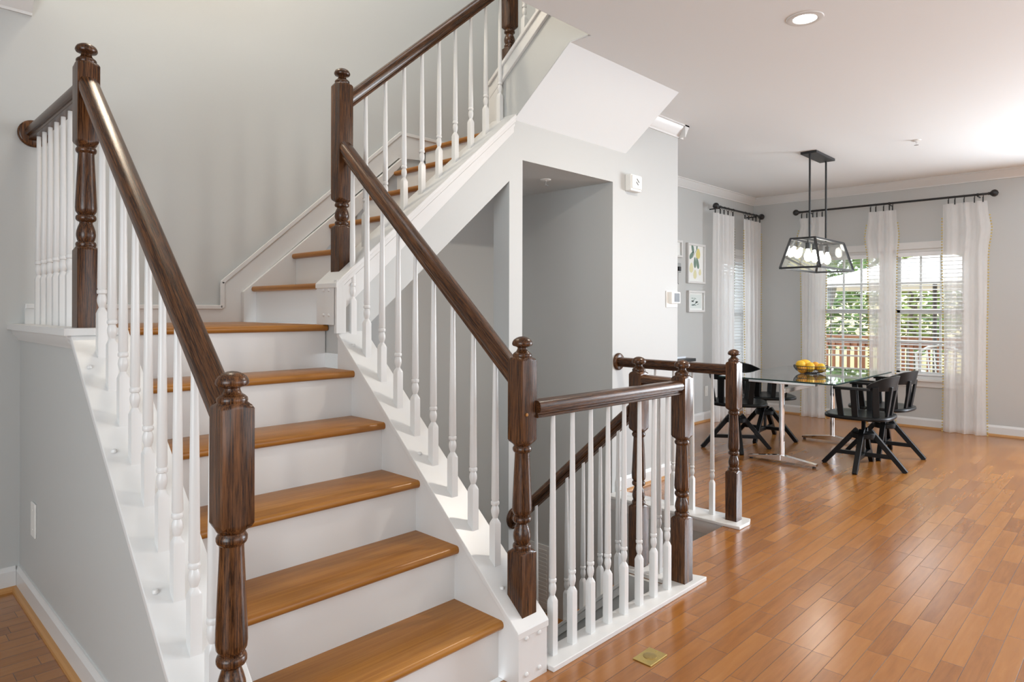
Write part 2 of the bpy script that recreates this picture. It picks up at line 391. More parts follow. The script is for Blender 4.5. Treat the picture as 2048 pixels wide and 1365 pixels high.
# ------------------------------------------------------------------ windows
def window(name, axis, c, a, b, label, inward):
    # axis: the wall's normal axis; opening a..b, glass set back from the room face c
    def bx(m, p, q, d0, d1, z0, z1):
        lo, hi = sorted((c-inward*d0, c-inward*d1))
        if axis == 'x': m.box(lo, hi, p, q, z0, z1)
        else: m.box(p, q, lo, hi, z0, z1)
    root = MB(); bx(root, a, b, -.0, .1, WZ0, WZ0+.03); bx(root, a, b, 0, .1, WZ1-.03, WZ1)
    bx(root, a, a+.03, 0, .1, WZ0, WZ1); bx(root, b-.03, b, 0, .1, WZ0, WZ1)
    rt = struct(root.build(name, WHITE), label, 'window')
    zm = 1.235
    for nm, z0, z1, d in (('upper_sash', zm-.02, WZ1-.03, .075), ('lower_sash', WZ0+.03, zm+.02, .045)):
        s_ = MB(); t = .032
        bx(s_, a+.03, a+.03+t, d, d+.025, z0, z1); bx(s_, b-.03-t, b-.03, d, d+.025, z0, z1)
        bx(s_, a+.03, b-.03, d, d+.025, z0, z0+.04); bx(s_, a+.03, b-.03, d, d+.025, z1-.04, z1)
        so = s_.build(nm, WHITE, rt)
        m_ = MB(); wgl = b-a-.06-2*t
        for k in (1, 2):
            u = a+.03+t+wgl*k/3; bx(m_, u-.011, u+.011, d+.006, d+.02, z0+.04, z1-.04)
        zc = (z0+z1)/2; bx(m_, a+.03+t, b-.03-t, d+.007, d+.019, zc-.011, zc+.011)
        m_.build('muntin_grid', WHITE, so)
        g_ = MB(); bx(g_, a+.03+t, b-.03-t, d+.011, d+.015, z0+.04, z1-.04); g_.build('pane', PANE, so)
    return rt
w1 = window('window_1', 'x', XW, *WY[1], 'left half of the double dining window, mostly behind the hanging lantern', -1)
w2 = window('window_2', 'x', XW, *WY[0], 'right half of the double dining window, above the chair backs', -1)
w3 = window('window_3', 'y', YP, PWX0, PWX1, 'narrow window between the two curtains on the left dining wall', -1)
def casing(name, axis, c, inward, a, b, mull=None):
    m = MB()
    def bx(p, q, d, z0, z1):
        lo, hi = sorted((c, c+inward*d))
        if axis == 'x': m.box(lo, hi, p, q, z0, z1)
        else: m.box(p, q, lo, hi, z0, z1)
    bx(a-.07, a, .018, WZ0-.02, WZ1+.075); bx(b, b+.07, .018, WZ0-.02, WZ1+.075); bx(a, b, .018, WZ1, WZ1+.075)
    bx(a-.10, b+.10, .045, WZ0-.025, WZ0); bx(a-.07, b+.07, .016, WZ0-.085, WZ0-.025)
    if mull: bx(mull[0], mull[1], .018, WZ0, WZ1)
    return struct(m.build(name, WHITE, bevel=.003))
casing('trim_6', 'x', XW, -1, WY[0][0], WY[1][1], (WY[0][1], WY[1][0]))
casing('trim_7', 'y', YP, -1, PWX0, PWX1)

def fill_frame(name, axis, c, a, b, z0, z1, inward):
    # plain window-like frame added around an unseen fill light
    m = MB()
    def bx(p, q, zz0, zz1, d=.05):
        lo, hi = sorted((c, c+inward*d))
        if axis == 'x': m.box(lo, hi, p, q, zz0, zz1)
        else: m.box(p, q, lo, hi, zz0, zz1)
    bx(a-.09, a, z0-.09, z1+.09); bx(b, b+.09, z0-.09, z1+.09); bx(a, b, z0-.09, z0); bx(a, b, z1, z1+.09)
    n = max(1, round((b-a)/1.2))
    for k in range(1, n): u = a+(b-a)*k/n; bx(u-.03, u+.03, z0, z1)
    struct(m.build(name, WHITE))
fill_frame('fill_frame_front', 'y', -5, -.82, 2.62, .48, 2.42, 1)
fill_frame('fill_frame_left', 'x', -4, -2.82, -.38, .48, 2.42, 1)
fill_frame('fill_frame_right', 'x', XW, -3.7, -1.6, .5, 2.3, -1)

# ------------------------------------------------------------------ turned posts
def sqring(cx, cy, h, z, n=32, blend=0.0, rc=0.0, cut=None):
    out = []
    for k in range(n):
        a = 2*PI*(k+.0)/n; c, s_ = math.cos(a), math.sin(a)
        rs = h/max(abs(c), abs(s_)); r = rs*(1-blend)+rc*blend
        x, y = cx+r*c, cy+r*s_
        out.append((x, y, z if cut is None else cut(x, y)))
    return out
def rd(cx, cy, r, z, n=32): return sqring(cx, cy, r, z, n, 1.0, r)
def newel(parent, cx, cy, s, zb, zl, zu, zt, cut=None, kind='full', knob=True):
    h = s/2; L_ = zu-zl
    rings = [sqring(cx, cy, h, zb, cut=cut), sqring(cx, cy, h, zl-.012)]
    rings += [sqring(cx, cy, h, zl-.006, blend=.35, rc=h), sqring(cx, cy, h, zl, blend=1, rc=h*.93)]
    P = lambda r, t: rd(cx, cy, r*s, zl+t*L_)
    if kind == 'full':
        for r, t in ((.44,.004),(.462,.018),(.462,.034),(.43,.048),(.36,.055),(.40,.075),(.435,.105),(.44,.125),(.42,.16),(.36,.20),(.30,.23),(.29,.243),(.33,.25),(.42,.26),(.462,.275),(.462,.295),(.43,.31),(.36,.318),(.40,.33),(.465,.35),(.485,.385),(.475,.45),(.44,.60),(.395,.78),(.365,.905),(.37,.918),(.44,.93),(.47,.945),(.47,.962),(.43,.975),(.40,.985)):
            rings.append(P(r, t))
    else:
        for r, t in ((.42,.02),(.45,.06),(.45,.13),(.40,.17),(.34,.19),(.43,.30),(.46,.40),(.44,.52),(.36,.66),(.31,.73),(.34,.76),(.44,.80),(.46,.86),(.43,.92),(.40,.96)):
            rings.append(P(r, t))
    rings += [sqring(cx, cy, h, zu, blend=1, rc=h*.93), sqring(cx, cy, h, zu+.008, blend=.35, rc=h), sqring(cx, cy, h, zu+.016)]
    rings += [sqring(cx, cy, h, zt-.014), sqring(cx, cy, h, zt-.006, blend=.4, rc=h), sqring(cx, cy, h, zt, blend=1, rc=h*.9)]
    rings = [r_ for r_ in rings]
    po = MB().loft(rings).build('newel_post', OAK_Z, parent, smooth=40)
    if knob:
        k = s/.07
        pr = [(.0315,-.001),(.033,.004),(.032,.010),(.027,.015),(.021,.019),(.0175,.026),(.0165,.031),(.020,.0335),(.0325,.0375),(.0355,.043),(.0345,.050),(.030,.058),(.021,.0645),(.011,.0685),(.0006,.070)]
        MB().lathe([(r*k, z) for r, z in pr], (cx, cy, zt), 28).build('finial', OAK_Z, po, smooth=40)
    return po
def baluster(parent, cx, cy, zb, zt, block=.15, s=.028, cut=None):
    h = s/2; rings = [sqring(cx, cy, h, zb, 16, cut=cut), sqring(cx, cy, h, zb+block-.012, 16), sqring(cx, cy, h, zb+block-.002, 16, .6, h*.86), rd(cx, cy, h*.80, zb+block+.003, 16)]
    z = zb+block
    for r, d in ((.62,.008),(.80,.016),(.98,.026),(1.02,.034),(.95,.043),(.76,.051),(.72,.053),(1.0,.055),(1.06,.059),(1.06,.064),(1.0,.067),(.84,.069),(.97,.074)):
        rings.append(rd(cx, cy, h*r, z+d, 16))
    rings += [rd(cx, cy, h*.80, z+.074+(zt-z-.074)*.5, 16), rd(cx, cy, h*.60, zt, 16)]
    return MB().loft(rings).build('baluster', WHITE, parent, smooth=40)
RAIL = [(-.019,0),(.019,0),(.0215,.003),(.0215,.009),(.0185,.013),(.019,.017),(.029,.021),(.0325,.028),(.0325,.043),(.029,.053),(.022,.059),(.010,.0615),(-.010,.0615),(-.022,.059),(-.029,.053),(-.0325,.043),(-.0325,.028),(-.029,.021),(-.019,.017),(-.0185,.013),(-.0215,.009),(-.0215,.003)]
def handrail(parent, p, q, m):
    # p, q: underside centre points; the profile is cut plumb at both ends
    p, q = Vector(p), Vector(q); d = q-p; hd = Vector((d.x, d.y, 0)).normalized(); sd = Vector((hd.y, -hd.x, 0))
    vs = d.length/math.hypot(d.x, d.y)
    rings = [[e+sd*a+Vector((0,0,b*vs)) for a, b in RAIL] for e in (p, q)]
    return MB().loft(rings).build('handrail', m, parent, smooth=32)
def rosette(parent, c, axis, sgn, r=.056):
    pr = [(r,0),(r,.010),(r*.94,.015),(r*.86,.018),(.001,.018)]
    cc = list(c)
    return MB().lathe([(a, sgn*b) for a, b in pr], cc, 32, axis).build('rosette', OAK_Z, parent, smooth=35)
def plug(parent, c, axis, sgn, r=.008):
    pr = [(r,-.001),(r,.002),(r*.75,.0055),(.0005,.007)]
    return MB().lathe([(a, sgn*b) for a, b in pr], c, 12, axis).build('screw_plug', WHITE, parent, smooth=40)

# ------------------------------------------------------------------ lower flight
st = thing('staircase', 'lower white stair flight with orange-brown treads rising from the floor to the landing', 'stairs', (-.42, .5, 0))
def tread_x(parent, x0, x1, yf, yb, zt, name='tread', th=.029):
    # nosing faces -y, rounded
    prof = [(yb, zt), (yf+.010, zt), (yf+.003, zt-.004), (yf, zt-.011), (yf, zt-.019), (yf+.004, zt-.026), (yf+.011, zt-th), (yb, zt-th)]
    return MB().prism(prof, 'x', x0, x1).build(name, TREAD, parent, smooth=50)
def tread_y(parent, y0, y1, xf, xb, zt, name='tread', th=.029):
    prof = [(xb, zt), (xf+.010, zt), (xf+.003, zt-.004), (xf, zt-.011), (xf, zt-.019), (xf+.004, zt-.026), (xf+.011, zt-th), (xb, zt-th)]
    return MB().prism(prof, 'y', y0, y1).build(name, TREAD_Y, parent, smooth=50)
for n in range(1, 6):
    tread_x(st, XL, XR, (n-1)*G, n*G+.026, n*R)
for n in range(1, 7):
    y = (n-1)*G+.025
    MB().box(XL, XR, y, y+.018, (n-1)*R, n*R-.029).build('riser', WHITE, st)
tread_x(st, -.985, .0, 5*G, YP-.016, LZ, 'landing')
C1 = lambda y: .243+S*y
YE = 1.12
sg = MB(); sg.prism([(-.07, 0), (-.07, C1(-.07)-.022), (1.04, C1(1.04)-.022), (1.04, 0)], 'x', -.004, .136)
rc = sg.build('stringer', WHITE, st)
cpb = MB().prism([(-.073, C1(-.073)-.024), (-.073, C1(-.073)-.003), (-.070, C1(-.07)), (1.04, C1(1.04)), (1.04, C1(1.04)-.024)], 'x', -.010, .142).build('stringer_cap', WHITE, st, bevel=.002)
for (x, z) in ((.033,.150),(.096,.149),(.097,.030),(.033,.030)): plug(rc, (x, -.07, z), 'y', -1)
for y in (.045, .50, .97):
    for x in (.033, .105):
        o = MB().lathe([(.008,-.002),(.008,.002),(.006,.006),(.0005,.008)], (x, y, C1(y)), 12).build('screw_plug', WHITE, cpb, smooth=40)
# left curb: white cap and skirt, painted wall below
sgl = MB().prism([(-.07, 0), (-.07, C1(-.07)-.022), (1.05, C1(1.05)-.022), (1.128, LZ-.03), (1.128, 0)], 'x', -.97, -.836).build('stringer', WHITE, st)
cpl = MB().prism([(-.073, C1(-.073)-.026), (-.073, C1(-.073)), (1.068, C1(1.068)), (1.11, 1.168), (1.14, 1.168), (1.14, 1.14), (1.06, C1(1.06)-.026)], 'x', -1.012, -.832).build('stringer_cap', WHITE, st, bevel=.003)
for y in (.30, .66, .93):
    MB().lathe([(.008,-.002),(.008,.002),(.006,.007),(.0005,.009)], (-.985, y, C1(y)), 12).build('screw_plug', WHITE, cpl, smooth=40)
w = MB(); w.prism([(-.07, 0), (-.07, C1(-.07)-.027), (1.05, C1(1.05)-.027), (1.128, LZ-.04), (YP, LZ-.04), (YP, 0)], 'x', -.985, -.965)
struct(w.build('wall_stairside', PAINT), 'pale blue-grey side wall under the left edge of the stairs', 'wall')
# landing edge ledge with moulding beneath
lg = MB().box(-1.032, -.86, 1.04, YP, 1.148, 1.172)
lg.prism([(-.985, 1.10), (-.992, 1.10), (-.998, 1.112), (-1.012, 1.126), (-1.018, 1.148), (-.985, 1.148)], 'y', 1.09, YP)
lg.build('landing_ledge', WHITE, st, smooth=30)
# landing baseboard against the back wall, running into the sloping skirt
sk = thing('skirt_board', 'white sloping skirt board on the back wall above landing and upper treads', 'trim board', (.4, YP, LZ))
ST = lambda x: 1.385+.868*(x+.11)
m = MB()
m.prism([(-.97, LZ), (.02, LZ), (.02, 1.35), (1.05, 1.35+.868*1.03), (2.2, 2.34), (2.2, 2.415), (1.065, 2.415), (-.11, 1.385), (-.11, 1.255), (-.97, 1.255)], 'y', YP-.016, YP+.001)
m.build('board', WHITE, sk)
m = MB()
for a, b in (((-.97,1.250),(-.105,1.250)), ((-.105,1.245),(-.105,1.388)), ((-.11,1.380),(1.065,2.411)), ((1.06,2.41),(2.2,2.41))):
    d = Vector((b[0]-a[0], b[1]-a[1])).normalized(); n_ = Vector((-d.y, d.x))*.011
    m.prism([(a[0]+n_.x, a[1]+n_.y), (b[0]+n_.x, b[1]+n_.y), (b[0]-n_.x, b[1]-n_.y), (a[0]-n_.x, a[1]-n_.y)], 'y', YP-.026, YP-.014)
m.build('cap_moulding', WHITE, sk, bevel=.003)
IS = lambda x: 1.335+.855*x
MB().prism([(0.0, LZ), (0.0, 1.335), (1.06, IS(1.06)), (1.06, 2.2), (.10, LZ)], 'y', YP-.045, YP-.017).build('inner_board', WHITE, sk, bevel=.002)

# ------------------------------------------------------------------ upper flight
X7, G2 = .043, .237
up = thing('staircase', 'upper stair flight rising to the right along the back wall', 'stairs', (.6, 1.6, LZ))
for n in range(7, 13):
    xf = X7+(n-7)*G2
    xb = xf+G2+.026 if n < 12 else 2.22
    tread_y(up, 1.19 if n < 12 else 1.05, YP-.046 if n < 12 else YP-.017, xf, xb, n*R, 'tread' if n < 12 else 'landing')
    MB().box(xf+.025, xf+.043, 1.19, YP-.046, (n-1)*R, n*R-.029).build('riser', WHITE, up)
cb = MB()
cb.prism([(-.022, LZ), (-.022, CP2(-.022)-.02), (1.115, CP2(1.115)-.02), (1.115, CP2(1.115)-.10), (.03, CP2(.03)-.16), (.03, LZ)], 'y', YW-.004, 1.192)
bo = cb.build('stringer', WHITE, up)
MB().prism([(-.026, CP2(-.026)-.022), (-.026, CP2(-.026)), (1.122, CP2(1.122)), (1.122, CP2(1.122)-.022)], 'y', YW-.022, 1.198).build('stringer_cap', WHITE, up, bevel=.003)
m = MB()
m.prism([(.0, CP2(0)-.046), (1.12, CP2(1.12)-.046), (1.12, CP2(1.12)-.022), (.0, CP2(0)-.022)], 'y', YW-.014, YW)
m.prism([(.02, CP2(.02)-.068), (1.118, CP2(1.118)-.068), (1.118, CP2(1.118)-.05), (.02, CP2(.02)-.05)], 'y', YW-.009, YW)
m.box(-.022, .004, YW-.02, YW, C1(1.03), CP2(0)-.01); m.box(.006, .03, YW-.012, YW, C1(1.03), CP2(0)-.03)
m.build('stringer_moulding', WHITE, up)
for (y, z) in ((1.085, 1.325), (1.13, 1.325), (1.085, 1.213), (1.13, 1.213)): plug(bo, (-.022, y, z), 'x', -1, .007)

# third short flight: its painted side, sloping soffit and trims
t3 = thing('staircase', 'short top stair flight seen from below as a white sloping soffit', 'stairs', (1.65, .85, 2.3))
C3 = lambda y: 2.575+.80*(1.216-y)
m = MB().prism([(1.19, 2.20), (1.04, 2.314), (.633, CZ+.004), (.50, CZ+.004), (.50, C3(.5)-.03), (1.216, C3(1.216)-.03)], 'x', 1.117, 1.255); m.build('side_panel', PAINT, t3)
MB().prism([(1.05, 2.314), (1.04, 2.3135), (.633, CZ), (.52, CZ+.002), (.52, 2.91), (1.05, 2.50)], 'x', 1.119, 2.223).build('soffit', CEIL, t3)
m = MB()
m.prism([(1.23, C3(1.23)-.024), (1.23, C3(1.23)), (.50, C3(.5)), (.50, C3(.5)-.024)], 'x', 1.092, 1.262)
m.prism([(1.225, C3(1.225)-.088), (1.225, C3(1.225)-.024), (.50, C3(.5)-.024), (.50, C3(.5)-.088)], 'x', 1.104, 1.117)
m.prism([(1.225, C3(1.225)-.105), (1.225, C3(1.225)-.080), (.50, C3(.5)-.080), (.50, C3(.5)-.105)], 'x', 1.098, 1.117)
m.box(1.100, 1.118, 1.150, 1.228, 2.24, C3(1.2)-.05)
m.build('stringer_cap', WHITE, t3, bevel=.003)
# ------------------------------------------------------------------ railings of the lower flight
XC = .070
SR = .885
rr = thing('stair_railing', 'right-hand railing of the lower flight, between the short box-mounted post and tall middle post', 'railing', (XC, .5, C1(.5)))
newel(rr, .074, -.010, .070, 0, .422, .781, 1.078, cut=lambda x, y: C1(y)-.002)
newel(rr, .074, 1.136, .072, 0, 1.626, 1.736, 2.283, cut=lambda x, y: CP2(x)-.002, kind='short')
RRL = lambda y: .985+SR*(y-.037)
handrail(rr, (.074, .022, RRL(.022)), (.074, 1.102, RRL(1.102)), OAK_UY)
for k in range(9):
    y = .117+.1153*k
    baluster(rr, .070, y, C1(y), RRL(y)+.012, .148, .0285, cut=lambda x, yy: C1(yy)-.001)
MB().lathe([(.006, -.0005), (.006, -.003), (.0005, -.0035)], (.058, -.045, .885), 12, 'y').build('wood_plug', TREAD, rr)
XN = -.938
rl = thing('stair_railing', 'left-hand railing of the lower flight with the big carved foreground newel post', 'railing', (XN, .5, C1(.5)))
newel(rl, XN, -.055, .0725, 0, .325, .737, 1.027, cut=lambda x, y: C1(y)-.002)
RLL = lambda y: .98+SR*(y-.016)
handrail(rl, (XN, -.02, RLL(-.02)), (XN, 1.142, RLL(1.142)), OAK_UY)
for k in range(9):
    y = .050+.1158*k
    baluster(rl, XN, y, C1(y), RLL(y)+.012, .148, .0285, cut=lambda x, yy: C1(yy)-.001)
# landing guard at the far left
lr = thing('landing_railing', 'level landing railing at far left, from upper post to round wall rosette', 'railing', (XN, 1.6, 1.17))
newel(lr, XN, 1.175, .0695, 1.170, 1.458, 1.820, 2.115)
handrail(lr, (XN, 1.208, 1.99), (XN, YP-.016, 1.99), OAK_Y)
rosette(lr, (XN, YP, 2.022), 'y', -1, .06)
for k in range(7):
    baluster(lr, XN, 1.292+.1075*k, 1.172, 1.995, .205, .027)
# upper flight railing
RUL = lambda x: 2.19+.878*(x-.129)
ur = thing('stair_railing', 'railing climbing the upper flight to the dark post under the ceiling edge', 'railing', (.6, 1.136, 1.9))
handrail(ur, (.108, 1.136, RUL(.108)), (1.128, 1.136, RUL(1.128)), OAK_UX)
for k in range(9):
    x = .195+.1120*k
    baluster(ur, x, 1.125, CP2(x), RUL(x)+.012, .148, .027, cut=lambda xx, y: CP2(xx)-.001)
newel(ur, 1.180, 1.136, .070, 2.385, 2.762, 2.872, 3.42, kind='short')
tr = thing('stair_railing', 'few white balusters of the top flight beside the ceiling edge', 'railing', (1.16, .9, 2.7))
handrail(tr, (1.16, 1.10, 3.36), (1.16, .55, 3.80), OAK_Y)
for y in (1.0, .89, .78):
    baluster(tr, 1.16, y, C3(y), 3.36+.8*(1.10-y)+.01, .148, .027, cut=lambda x, yy: C3(yy)-.001)

# ------------------------------------------------------------------ guard around the stairwell
fg = thing('floor_railing', 'level guard railing along the floor in front of the stairwell, ending at two close posts', 'railing', (.6, -.03, 0))
MB().prism([(.146, -.093), (1.222, -.093), (1.222, -.09), (1.19, .015), (1.16, .232), (1.05, .232), (1.05, .012), (.146, .012)], 'z', 0, .019).build('shoe_plate', WHITE, fg, bevel=.004)
newel(fg, 1.106, -.031, .070, .019, .312, .660, .945)
newel(fg, 1.119, .207, .068, .019, .312, .662, .947)
handrail(fg, (.109, -.031, .868), (1.071, -.031, .862), OAK_X)
handrail(fg, (1.110, .004, .868), (1.116, .173, .872), OAK_Y)
for k in range(8):
    baluster(fg, .212+.1101*k, -.030, .019, .868, .200, .0265)
baluster(fg, 1.112, .092, .019, .872, .200, .0265)
dr = thing('basement_railing', 'descending railing inside the stairwell, ending at a wall rosette on the post', 'railing', (1.10, .6, -.3))
CD = lambda y: -.005-.86*(y-.205)
DL = lambda y: .70-.89*(y-.254)
DX = 1.112
handrail(dr, (DX, .242, DL(.242)), (DX, YW-.014, DL(YW-.014)), OAK_DY)
rosette(dr, (1.125, YW, .062), 'y', -1, .06)
MB().prism([(.20, CD(.2)), (1.04, CD(1.04)), (1.04, CD(1.04)-.022), (.20, CD(.2)-.022)], 'x', 1.045, 1.16).build('curb_cap', WHITE, dr, bevel=.003)
MB().prism([(.20, CD(.2)-.022), (1.04, CD(1.04)-.022), (1.04, CD(1.04)-.060), (.20, CD(.2)-.060)], 'x', 1.050, 1.061).build('curb_moulding', WHITE, dr)
for k in range(7):
    y = .312+.107*k
    baluster(dr, DX-.012, y, CD(y), DL(y)+.012, .148, .0265, cut=lambda x, yy: CD(yy)-.001)
nr = thing('floor_railing', 'guard railing with a single far post beside the dining area, running back to the wall', 'railing', (2.09, .6, 0))
MB().prism([(1.995, .112), (2.125, .112), (2.185, .135), (2.16, YW), (1.995, YW)], 'z', 0, .019).build('shoe_plate', WHITE, nr, bevel=.004)
MB().prism([(2.03, -.075), (2.018, -.075), (2.012, -.05), (2.004, -.03), (2.004, 0), (2.03, 0)], 'y', .13, YW).build('edge_moulding', WHITE, nr, smooth=30)
newel(nr, 2.096, .197, .069, .019, .309, .659, .943)
handrail(nr, (2.098, .231, .860), (2.135, YW-.016, .860), OAK_Y)
rosette(nr, (2.138, YW, .892), 'y', -1, .058)
for k in range(5):
    y = .335+.135*k; baluster(nr, 2.098+.037*(y-.231)/.8, y, .019, .866, .20, .0265)

# basement flight
bs = thing('staircase', 'stairs going down inside the stairwell behind the balusters', 'stairs', (1.6, .7, -.5))
for n in range(1, 5):
    yf = .215+(n-1)*G
    MB().box(1.135, 2.03, yf, yf+.018, -n*R, -(n-1)*R-.02 if n > 1 else -.2).build('riser', WHITE, bs)
    MB().box(1.135, 2.03, yf, yf+G+.02, -n*R-.028, -n*R).build('tread', TREAD, bs)
MB().box(1.135, 2.075, .215+4*G, YP-.002, -5*R-.05, -5*R).build('landing', TREAD, bs)
vg = thing('vent_grille', 'white return-air grille low on the stairwell wall behind balusters', 'vent', (2.073, 1.70, -.62))
MB().box(2.060, 2.0725, 1.58, 1.86, -.94, -.48).build('grille_frame', WHITE, vg)
m = MB()
for k in range(14): m.box(2.056, 2.060, 1.605, 1.835, -.91+k*.0295, -.895+k*.0295)
m.build('louvre', WHITE, vg)

# ------------------------------------------------------------------ small wall, floor and ceiling fittings
sb = thing('alarm_siren', 'square white alarm box with a slotted front on the wall beside the alcove', 'alarm', (2.26, YW, 2.12))
MB().box(2.215, 2.345, YW-.048, YW, 2.056, 2.168).build('housing', PLASTIC, sb, bevel=.004)
m = MB().box(2.222, 2.339, YW-.056, YW-.046, 2.072, 2.160); fc = m.build('front_cover', PLASTIC, sb, bevel=.003)
m = MB(); m.bar((2.268, YW-.057, 2.118), (2.292, YW-.057, 2.098), .004, .003); m.bar((2.275, YW-.057, 2.140), (2.302, YW-.057, 2.116), .004, .003)
m.build('slot', GREYP, fc)
th = thing('thermostat', 'white thermostat with a dark square screen near the wall corner', 'thermostat', (2.84, YW, 1.33))
MB().box(2.745, 2.905, YW-.006, YW, 1.262, 1.385).build('wall_plate', PLASTIC, th, bevel=.002)
tb = MB().box(2.775, 2.900, YW-.034, YW-.004, 1.290, 1.378).build('body', PLASTIC, th, bevel=.004)
MB().box(2.812, 2.886, YW-.036, YW-.033, 1.302, 1.367).build('screen', GREYP, tb)
lp = thing('blank_wall_plate', 'white cover plate low on the blue-grey wall under the stairs', 'wall plate', (-.985, 1.745, .37))
MB().box(-.992, -.985, 1.707, 1.783, .300, .440).build('plate', PLASTIC, lp, bevel=.003)
o = MB()
o.lathe([(.004,-.0085),(.004,-.007)], (-.985, 1.745, .41), 10, 'x'); o.lathe([(.004,-.0085),(.004,-.007)], (-.985, 1.745, .33), 10, 'x')
o.build('screw', PLASTIC, lp)
fo = thing('floor_outlet', 'brass floor outlet cover set in the foreground planks', 'outlet', (.462, -.27, 0))
MB().box(.408, .516, -.311, -.236, 0, .005).build('cover_plate', BRASS, fo, bevel=.0015)
MB().lathe([(.024,.0048),(.024,.0062),(.022,.0066),(.0005,.0066)], (.462, -.272, 0), 28).build('screw_cap', mat('worn_brass', (.42, .31, .12), .4, 1.0, noise=.3, nscale=200), fo, smooth=30)
m = MB()
for a in (0, PI): m.lathe([(.003,.005),(.003,.0058),(.0004,.006)], (.462+.042*math.cos(a), -.272+.0*math.sin(a), 0), 10)
m.build('screw', BRASS, fo)
wo = thing('wall_outlet', 'white duplex outlet low on the back dining wall behind the left chair', 'outlet', (5.285, YP, .335))
MB().box(5.25, 5.32, YP-.006, YP, .278, .392).build('plate', PLASTIC, wo, bevel=.002)
m = MB()
for z in (.309, .361): m.box(5.272, 5.298, YP-.0085, YP-.005, z-.015, z+.015)
m.build('socket', PLASTIC, wo, bevel=.002)
dl = thing('recessed_downlight', 'lit round recessed ceiling light at the top of the photo', 'ceiling light', (1.678, -.357, CZ))
MB().lathe([(.052,.0),(.054,-.004),(.070,-.007),(.082,-.004),(.084,0)], (1.678, -.357, CZ), 40, cap=False).build('trim_ring', WHITE, dl, smooth=40)
MB().lathe([(.0005,-.002),(.053,-.002),(.053,.0)], (1.678, -.357, CZ), 40).build('lamp_lens', DOWN, dl)
add_light('downlight_glow', 'AREA', (1.678, -.357, CZ-.012), 16, (1, .90, .78), .10, aim=(0,0,-1))
def sprinkler(x, y, z, label):
    t = thing('fire_sprinkler', label, 'sprinkler', (x, y, z))
    MB().lathe([(.036,0),(.034,-.004),(.022,-.008),(.001,-.008)], (x, y, z), 24).build('escutcheon', PLASTIC, t, smooth=40)
    MB().lathe([(.007,-.006),(.007,-.020),(.004,-.022),(.004,-.036),(.017,-.038),(.017,-.040),(.001,-.040)], (x, y, z), 16).build('head', CHROME, t, smooth=40)
sprinkler(1.706, 1.315, 2.098, 'small fire sprinkler under the alcove ceiling')
sprinkler(4.629, -.16, CZ, 'small fire sprinkler on the dining ceiling right of the lantern')

# ------------------------------------------------------------------ pictures on the back dining wall
def frame(x0, x1, z0, z1, label, art):
    t = thing('picture_frame', label, 'picture', ((x0+x1)/2, YP, z0))
    fw, d = .022, .030
    m = MB()
    m.box(x0, x1, YP-d, YP, z0, z0+fw); m.box(x0, x1, YP-d, YP, z1-fw, z1); m.box(x0, x0+fw, YP-d, YP, z0+fw, z1-fw); m.box(x1-fw, x1, YP-d, YP, z0+fw, z1-fw)
    m.build('frame', WHITE, t, bevel=.002)
    MB().box(x0+fw, x1-fw, YP-.010, YP-.002, z0+fw, z1-fw).build('paper', mat('print_paper', (.80, .82, .80), .6), t)
    art(t, x0+fw, x1-fw, z0+fw, z1-fw)
LG = mat('painted_leaf', (.16, .25, .20), .7); LY = mat('painted_lemon', (.66, .60, .22), .7); LY2 = mat('painted_pale_lemon', (.70, .68, .42), .7)
def oval(m, cx, cz, a, b, rot, y, n=16):
    pts = []
    for k in range(n):
        t = 2*PI*k/n; u, v = a*math.cos(t), b*math.sin(t)*(1-.25*math.cos(t))
        pts.append((cx+u*math.cos(rot)-v*math.sin(rot), cz+u*math.sin(rot)+v*math.cos(rot)))
    m.prism(pts, 'y', y, y+.001)
def lemon_art(t, x0, x1, z0, z1):
    W, H = x1-x0, z1-z0; y = YP-.0115
    P = lambda u, v: (x0+u*W, z0+v*H)
    m = MB()
    for u, v, a, r in ((.30,.93,.055,1.9),(.24,.73,.06,.7),(.45,.53,.06,1.6),(.62,.52,.065,1.9),(.58,.97,.03,1.4)): oval(m, *P(u, v), a, a*.42, r, y)
    m.bar((P(.28,.66)[0], y, P(.28,.66)[1]), (P(.55,.9)[0], y, P(.55,.9)[1]), .005, .001); m.build('painted_leaves', LG, t)
    m = MB(); oval(m, *P(.66,.79), .058, .045, 1.5, y); m.build('painted_lemon', LY, t)
    m = MB()
    for u, v, a in ((.22,.38,.055),(.46,.20,.05),(.78,.27,.035)): oval(m, *P(u, v), a, a*.7, 1.5, y)
    m.build('painted_pale_lemon', LY2, t)
def leaf_art(t, x0, x1, z0, z1):
    W, H = x1-x0, z1-z0; y = YP-.0115; m = MB()
    MB().box(x0+.02, x1-.02, y+.0005, y+.0015, z0+.02, z1-.02).build('mat_opening', mat('pale_wash', (.66, .72, .70), .7), t)
    for k in range(14):
        u, v = .25+.5*random.random(), .25+.5*random.random(); oval(m, x0+u*W, z0+v*H, .026, .006, random.uniform(-.3, .6), y-.001)
    m.build('painted_leaves', mat('painted_grey_leaf', (.34, .42, .40), .7), t)
def strip_art(t, x0, x1, z0, z1):
    MB().box(x0+.1, x1-.08, YP-.0115, YP-.0105, z0+.04, z1-.05).build('printed_block', mat('print_ink', (.18, .20, .20), .7), t)
frame(4.835, 5.215, 1.535, 1.968, 'white framed lemon branch print on the back dining wall', lemon_art)
frame(4.85, 5.20, 1.222, 1.456, 'smaller white framed leaf print hanging below the lemon print', leaf_art)
frame(4.30, 4.72, 1.80, 1.98, 'white frame half hidden by the wall corner, left of the lemon print', strip_art)
wh = thing('key_hook', 'small grey wall hook with a black knob at the wall corner edge', 'hook', (4.64, YP, 1.66))
MB().box(4.60, 4.70, YP-.02, YP, 1.64, 1.74).build('hook_plate', mat('pewter', (.35, .36, .36), .4, .6), wh, bevel=.003)
